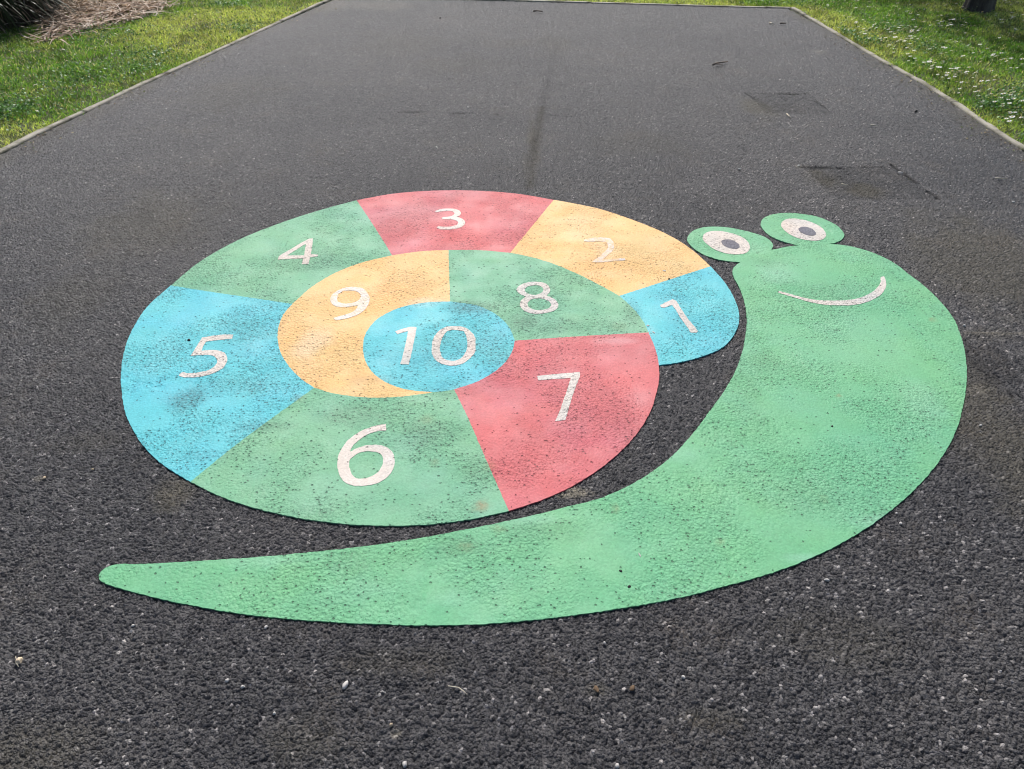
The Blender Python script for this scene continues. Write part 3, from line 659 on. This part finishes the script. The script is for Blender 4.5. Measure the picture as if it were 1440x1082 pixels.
def litpos(i):
    while True:
        x = rng.uniform(LP[:,0].min(), LP[:,0].max()+.1); y = rng.uniform(LP[:,1].min(), LP[:,1].max()+.1)
        if inside(np.array([x]), np.array([y]), [LITTER])[0]: break
    return (x+rng.normal(0, .05), y+rng.normal(0, .05), rng.uniform(-.008, .03)), rng.uniform(0, 6.28), rng.uniform(-.1, .35), rng.uniform(.3, 1.), rng.uniform(-.2, 1.2), rng.normal(0, 1.1)
def drytone(i):
    c = [np.array([.42, .33, .26]), np.array([.30, .22, .16]), np.array([.50, .43, .36]), np.array([.20, .14, .10])][rng.choice(4, p=[.4, .3, .15, .15])]
    return c*rng.uniform(.9, 1.6)
V, T, C = straps(3600, litpos, .30, .016, drytone)
o = mesh_obj('dry_leaf_litter', V, T, M['dry'], smooth=False); cattr(o, 'tone', C)
tag(o, 'pale brown dead leaves heaped at the foot of the dark tussock', 'dry leaves', kind='stuff')
TC = np.array(G(-80, 28))
tus = empty('tussock_plant', (TC[0], TC[1], 0)); tag(tus, 'large dark tussock plant with hanging strap leaves behind the left lawn', 'tussock plant')
TR = math.hypot(*(np.array(G(40, 40))-TC))
def tuspos(i):
    a = rng.uniform(0, 6.28); r_ = TR*.55*math.sqrt(rng.random())
    return (r_*math.cos(a), r_*math.sin(a), rng.uniform(0, .5)), a+rng.normal(0, .5), rng.uniform(.7, 1.45), rng.uniform(.5, 1.05), rng.uniform(1.6, 3.0), rng.normal(0, .3)
def tustone(i): return np.array([.030, .042, .016])*rng.uniform(.6, 1.5) if rng.random() > .12 else np.array([.16, .12, .08])*rng.uniform(.6, 1.2)
V, T, C = straps(2600, tuspos, TR*1.18, .028, tustone, 8)
o = mesh_obj('leaves', V, T, M['leaf'], tus, smooth=False); cattr(o, 'tone', C)
def deadpos(i):
    a = rng.uniform(0, 6.28); r_ = TR*rng.uniform(.55, .95)
    return (r_*math.cos(a), r_*math.sin(a), rng.uniform(.02, .35)), a+rng.normal(0, .9), rng.uniform(-.9, .3), rng.uniform(.4, 1.), rng.uniform(.2, 1.8), rng.normal(0, .8)
V, T, C = straps(420, deadpos, .4, .010, drytone, 6)
o = mesh_obj('dead_leaves', V, T, M['dry'], tus, smooth=False); cattr(o, 'tone', C)
# dark mound added as the tussock's core, its colour standing for inner shade
def lathe(name, prof, mat, parent=None, n=24, rough=.0, loc=(0,0,0), lobes=None):
    V = []; Fc = []
    for i, (r_, z) in enumerate(prof):
        for k in range(n):
            a = 2*math.pi*k/n; q = 1+rough*(vnoise(np.array([math.cos(a)*2+9]), np.array([z*3+math.sin(a)*2]), 1.7)[0]-.5)
            if lobes: q *= 1+lobes(z)*math.cos(5*a+1.3)
            V.append((loc[0]+r_*q*math.cos(a), loc[1]+r_*q*math.sin(a), loc[2]+z))
    for i in range(len(prof)-1):
        for k in range(n): a = i*n+k; b = i*n+(k+1) % n; Fc.append((a, b, b+n, a+n))
    Fc.append(tuple(range((len(prof)-1)*n, len(prof)*n))); return mesh_obj(name, V, Fc, mat, parent)
M['shade_core_mat'] = mat_simple('dark_shade_core', (.035, .027, .018), .95, 20, .5, .03)
lathe('shade_core', [(TR*.92, -.014), (TR*.86, .12), (TR*.72, .35), (TR*.5, .6), (TR*.2, .8), (.02, .85)], M['shade_core_mat'], tus, rough=.5)

def edgereg(n):
    Y = rng.uniform(1.5, 8.8, n); L = rng.random(n) < .5; d = rng.exponential(.07, n)
    X = np.where(L, edge_x(LE, Y)+d, edge_x(RE, Y)-d); k = rng.random(n) < vnoise(X, Y, 2.5)**2*2.2; return X[k], Y[k]
def crumbtone(X, Y, n): return np.array([[.20,.15,.09],[.10,.07,.045],[.36,.30,.20],[.09,.12,.03]])[rng.integers(0, 4, n)]*rng.uniform(.6, 1.3, (n, 1))
tag(leaves(1500, edgereg, .014, crumbtone, (.001, .005), .25, 'dry', 'leaf_crumbs'), 'brown crumbs of dead leaves and grit gathered along the edging', 'leaf crumbs', kind='stuff')
# ------------------------------------------------------------------ trees
s = NT('bark')
vv = s.n('Mapping'); vv.inputs['Scale'].default_value = (1, 1, .28); s.put(vv.inputs[0], s.tc.outputs['Object'])
n_ = s.noise(22, 5, .7, vv.outputs[0]); n2 = s.noise(5, 3, .6)
b_ = s.mix(s.mr(n_, .35, .65), (.028, .022, .02), (.10, .085, .07)); b_ = s.mix(s.math('MULTIPLY', s.mr(n2, .5, .65), .5), b_, (.13, .12, .10))
s.put(s.b.inputs['Base Color'], b_); s.b.inputs['Roughness'].default_value = .9; s.put(s.b.inputs['Normal'], s.bump(n_, .025))
M['bark'] = s.m
def tree(px_, py_, dia, height, crown_r, crown_z, label, n=5200, pos=None):
    X, Y = pos or G(px_, py_)
    t = empty('tree', (X, Y, 0)); tag(t, label, 'tree'); r_ = dia/2
    flare = lambda z: .13*math.exp(-max(z, 0)/.12)
    prof = [(r_*1.2, -.03), (r_*1.1, .03), (r_*1.04, .1), (r_*1.02, .2), (r_, .4), (r_*.93, 1.), (r_*.85, crown_z*.7), (r_*.6, crown_z), (r_*.25, height*.85), (.01, height*.95)]
    lathe('trunk', prof, M['bark'], t, 28, .25, lobes=flare)
    V = []; Fc = []; rr = random.Random(int(abs(X)*100))
    tips = []
    for k in range(16):                                     # limbs
        z0 = crown_z*.6+(height-crown_z*.6)*.6*k/16; a = k*2.4+rr.uniform(-.3, .3); L = crown_r*rr.uniform(.6, .95); el = rr.uniform(.3, .9)
        prev = None; p = Vector((0, 0, z0)); tips.append(None)
        for j in range(5):
            q = Vector((math.cos(a)*L*math.cos(el)*j/4, math.sin(a)*L*math.cos(el)*j/4, z0+L*math.sin(el)*j/4+.02*j*j)); rad = r_*.3*(1-j/4.6)
            b = len(V)
            for m in range(6): V.append(tuple(q+Vector((-math.sin(a)*math.cos(m*1.047), math.cos(a)*math.cos(m*1.047), math.sin(m*1.047)))*rad))
            if j: 
                for m in range(6): Fc.append((b-6+m, b-6+(m+1) % 6, b+(m+1) % 6, b+m))
        tips[-1] = q
    mesh_obj('limbs', V, Fc, M['bark'], t)
    # crown: leaf clumps around limb ends
    cl = [(q+Vector([rr.gauss(0, crown_r*.16) for _ in range(3)]), crown_r*rr.uniform(.16, .36)) for q in tips for _ in range(4)]
    cc = rng.integers(0, len(cl), n); C_ = np.array([tuple(c[0]) for c in cl])[cc]; Rr = np.array([c[1] for c in cl])[cc][:, None]
    d = rng.normal(0, 1, (n, 3)); d /= np.linalg.norm(d, axis=1)[:, None]; P = C_+d*Rr*rng.random((n, 1))**.4
    u = rng.normal(0, 1, (n, 3)); u /= np.linalg.norm(u, axis=1)[:, None]; v = np.cross(u, rng.normal(0, 1, (n, 3))); v /= np.linalg.norm(v, axis=1)[:, None]
    S = rng.uniform(.03, .06, (n, 1)); V = np.stack([P-u*S, P+v*S*.45, P+u*S, P-v*S*.45], 1).reshape(-1, 3)
    i = np.arange(n)*4; o = mesh_obj('crown', V, np.stack([i, i+1, i+2, i+3], 1), M['leaf'], t, smooth=False)
    cattr(o, 'tone', np.repeat(np.array([.06, .11, .025])*rng.uniform(.5, 1.6, (n, 1)), 4, 0)); return t
tree(1375, 14, .25, 5.5, 1.25, 2.9, 'tree with a dark rough trunk standing in the right lawn', 5200)
tree(0, 0, .3, 5.4, 1.6, 3.2, 'leafy tree at the back of the lawn, throwing dappled shade over the daisies', 9000, pos=(4.7, 12.3))

# ------------------------------------------------------------------ small things lying on the ground
M['twig'] = mat_simple('grey_brown_twig', (.20, .155, .12), .85, 90, .4); M['straw'] = mat_simple('dry_straw', (.50, .44, .34), .7, 80, .2)
M['pebble'] = mat_simple('pale_pebble', (.46, .43, .40), .6, 120, .12, .001); M['tanpebble'] = mat_simple('tan_pebble', (.42, .33, .23), .7, 120, .2, .001)
M['black'] = mat_simple('black_grit', (.012, .012, .012), .6, 100, .3); M['brown'] = mat_simple('brown_leaf_crumb', (.13, .085, .05), .85, 90, .4); M['cream'] = mat_simple('cream_bud', (.66, .52, .36), .6, 150, .2)
def pebble(name, x, y, sx, sy, hz, mat, label, cat, rot=None, z=0.):
    r = random.Random(int(x*7+y)); X, Y = G(x, y); V = []; Fc = []; n, m = 9, 5; rot = r.uniform(0, 3) if rot is None else rot
    ph = [r.uniform(.78, 1.18) for _ in range(n)]
    for j in range(m):
        t = j/(m-1)*math.pi*.5; 
        for k in range(n):
            a = 2*math.pi*k/n; q = ph[k]*math.cos(t*.93)*(1+.1*r.uniform(-1, 1)); ux, uy = sx/2*q*math.cos(a), sy/2*q*math.sin(a)
            V.append((ux*math.cos(rot)-uy*math.sin(rot), ux*math.sin(rot)+uy*math.cos(rot), hz*math.sin(t)))
    for j in range(m-1):
        for k in range(n): a = j*n+k; b = j*n+(k+1) % n; Fc.append((a, b, b+n, a+n))
    Fc.append(tuple(range((m-1)*n, m*n))); Fc.append(tuple(range(n))[::-1])
    o = mesh_obj(name, V, Fc, mat, smooth=False); o.location = (X, Y, z-.001); return tag(o, label, cat)
def stick(name, pts, rad, mat, label, cat, z=.002, arch=0):
    P = [Vector((*G(*p), z)) for p in pts]; org = P[0].copy(); org.z = 0
    n = len(P); V = []; Fc = []
    for i, p in enumerate(P):
        d = (P[min(i+1, n-1)]-P[max(i-1, 0)]).normalized(); sx_ = Vector((-d.y, d.x, 0)); rr = rad*(1-.45*i/(n-1))
        q = p-org+Vector((0, 0, rad+arch*math.sin(math.pi*i/(n-1))))
        for k in range(6): V.append(tuple(q+(sx_*math.cos(k*1.047)+Vector((0,0,1))*math.sin(k*1.047))*rr))
        if i:
            b = len(V)-12
            for k in range(6): Fc.append((b+k, b+(k+1) % 6, b+6+(k+1) % 6, b+6+k))
    Fc.append(tuple(range(6))[::-1]); Fc.append(tuple(range(len(V)-6, len(V))))
    o = mesh_obj(name, V, Fc, mat); o.location = org; return tag(o, label, cat)
tw = empty('twig', (*G(1002, 93), 0)); tag(tw, 'brown twig lying on the asphalt above the snail eyes, the longest on the path', 'twig')
a_ = stick('stem', [(1002,93.5),(1008,92),(1015,91),(1023,89)], .008, M['twig'], None, None, .004, .006); a_.parent = tw; a_.matrix_parent_inverse = Matrix.Translation(tw.location).inverted()
a_ = stick('side_shoot', [(1006,92.5),(1011,93.5),(1016,93)], .004, M['twig'], None, None, .008, .004); a_.parent = tw; a_.matrix_parent_inverse = Matrix.Translation(tw.location).inverted()
stick('twig', [(1082,33.5),(1085,34.5),(1088,35.5)], .007, M['straw'], 'short pale twig near the far right corner of the path', 'twig')
stick('twig', [(1097,34.8),(1101,34.3),(1105,34.6)], .008, M['twig'], 'short dark twig near the far right corner of the path', 'twig')
stick('straw', [(1106,161.5),(1109,164.5),(1112,167)], .004, M['straw'], 'pale straw just below the upper square repair', 'straw')
stick('straw', [(1224,177.5),(1229,178),(1233,178.6)], .0045, M['straw'], 'pale straw on the asphalt between the upper and lower square repairs', 'straw')
stick('straw', [(1183,260),(1187,261.3),(1192,261.2)], .0035, M['straw'], 'pale straw lying inside the lower square repair', 'straw')
stick('straw', [(1399,251.5),(1408,252.5),(1416,252)], .003, M['straw'], 'thin pale straw by the right edging', 'straw')
stick('fibre', [(630,966),(637,967),(645,968),(652,973),(657,978)], .0014, M['straw'], 'thin curved pale fibre on the asphalt below the snail body', 'fibre')
stick('twig', [(750,17.5),(756,17),(763,18)], .009, M['twig'], 'small dark twig at the top of the path, in its middle', 'twig')
stick('straw', [(298,87),(302,86.2)], .004, M['straw'], 'short straw beside the left edging', 'straw')
PZ = ZS+.001
for a in ((1288,157,.032,.022,.012,'black','small black lump on the asphalt near the right edging','lump'),
          (1266,243,.030,.014,.006,'pebble','white chip inside the lower square repair','pebble'),
          (1040,238,.020,.014,.006,'pebble','white chip just above the right snail eye','pebble'),
          (1356,458,.012,.010,.006,'pebble','white grit grain beside the snail head, at its right edge','pebble'),
          (614,207,.010,.022,.004,'pebble','white chip above the red segment with number 3','pebble'),
          (658,151,.020,.012,.006,'pebble','pale chip on the asphalt just above the long hairline crack','pebble'),
          (619,26,.020,.018,.012,'black','tiny black lump at the far end of the path','lump'),
          (485.5,964,.012,.022,.006,'pebble','oval pale pebble below the snail tail, the largest there','pebble'),
          (341,966,.010,.008,.005,'pebble','small pale pebble left of the oval pebble','pebble'),
          (319,957,.011,.009,.005,'pebble','greyish pale pebble farther left below the snail tail','pebble'),
          (187,880,.010,.007,.004,'pebble','small white grain just below the tip of the snail tail','pebble'),
          (385.5,1003,.008,.007,.004,'pebble','tiny pale grain in the lower left asphalt','pebble'),
          (550,1019.5,.009,.009,.006,'tanpebble','round cream pebble at the bottom beside a silty spot','pebble'),
          (569,1075,.014,.010,.006,'pebble','pale pebble at the bottom edge of the photo','pebble'),
          (374,882,.010,.008,.004,'pebble','pale grain touching the lower edge of the snail body','pebble'),
          (850,904,.007,.007,.004,'pebble','white grain in the asphalt below the middle of the body','pebble'),
          (868,1077,.011,.010,.006,'pebble','white pebble at the bottom edge, right of centre','pebble'),
          (961,952,.012,.008,.005,'pebble','pale flake in the lower right asphalt','pebble'),
          (838.8,969,.018,.013,.004,'brown','brown leaf crumb in the asphalt below the body','leaf crumb'),
          (889.7,968,.016,.011,.004,'brown','brown leaf crumb curled like a ring, beside another crumb','leaf crumb'),
          (1163.5,816,.014,.009,.005,'pebble','white pebble close below the lower right curve of the body','pebble'),
          (1266.7,736,.010,.008,.004,'pebble','small white pebble right of the body curve','pebble'),
          (1261,722,.007,.007,.004,'pebble','tiny white grain right above the small white pebble','pebble'),
          (1379,598,.012,.008,.004,'pebble','pale grain in the mossy asphalt at the right','pebble'),
          (1425,284,.018,.014,.005,'pebble','pale chip at the right edge of the photo','pebble'),
          (1123,233,.020,.014,.005,'pebble','pale grey chip at the left corner of the lower square repair','pebble'),
          (1096,172,.014,.010,.004,'pebble','white grain below the upper square repair','pebble'),
          (62,672,.014,.009,.004,'tanpebble','tan crumb at the left beside the blue segment','pebble'),
          (130,660,.010,.006,.003,'tanpebble','small tan crumb near the blue segment with number 5','pebble'),
          (1147,68,.022,.012,.004,'pebble','white petal scrap near the far right edging','petal'),
          (1155,72,.018,.012,.004,'pebble','second white petal scrap, nearer the edging','petal')):
    pebble(a[7].replace(' ', '_'), *a[:5], M[a[5]], a[6], a[7])
for a in ((934.4,381.5,.015,.012,.003,'pebble','white petal lying on the orange segment with number 2','petal'),
          (911,458.5,.014,.010,.003,'pebble','white petal where the blue, green and red segments meet','petal'),
          (919,468,.006,.018,.002,'pebble','narrow white petal beside the blue segment with number 1','petal'),
          (940.7,393,.010,.007,.005,'black','black grain on the line between segments 2 and 1','grain'),
          (266,479,.013,.012,.006,'black','black grain on the blue segment, left of the number 5','grain'),
          (899.5,781,.004,.016,.002,'pebble','thin white petal on the green body','petal'),
          (872.8,803.6,.009,.007,.003,'black','black lump standing in for a dark hole in the green body, the upper of two','grain'),  # this black lump and the next are added in place of dark holes
          (884.8,825.4,.010,.008,.003,'black','black lump standing in for a dark hole in the green body, the lower of two','grain'),
          (1170,600,.009,.007,.003,'black','black grain in the broad right part of the green body','grain')):
    pebble(a[7], *a[:5], M[a[5]], a[6], a[7], z=PZ)
fl = empty('fallen_bud', (*G(27, 930), 0)); tag(fl, 'fallen cream flower bud with a thin stalk, lying at the lower left', 'flower bud')
a_ = pebble('bud', 27.5, 929.5, .017, .014, .010, M['cream'], None, None); a_.parent = fl; a_.matrix_parent_inverse = Matrix.Translation(fl.location).inverted()
a_ = stick('stalk', [(25,930),(24,934),(27,939)], .0013, M['straw'], None, None); a_.parent = fl; a_.matrix_parent_inverse = Matrix.Translation(fl.location).inverted()
a_ = stick('sepal', [(26,930),(23,927),(23,924)], .0011, M['straw'], None, None); a_.parent = fl; a_.matrix_parent_inverse = Matrix.Translation(fl.location).inverted()
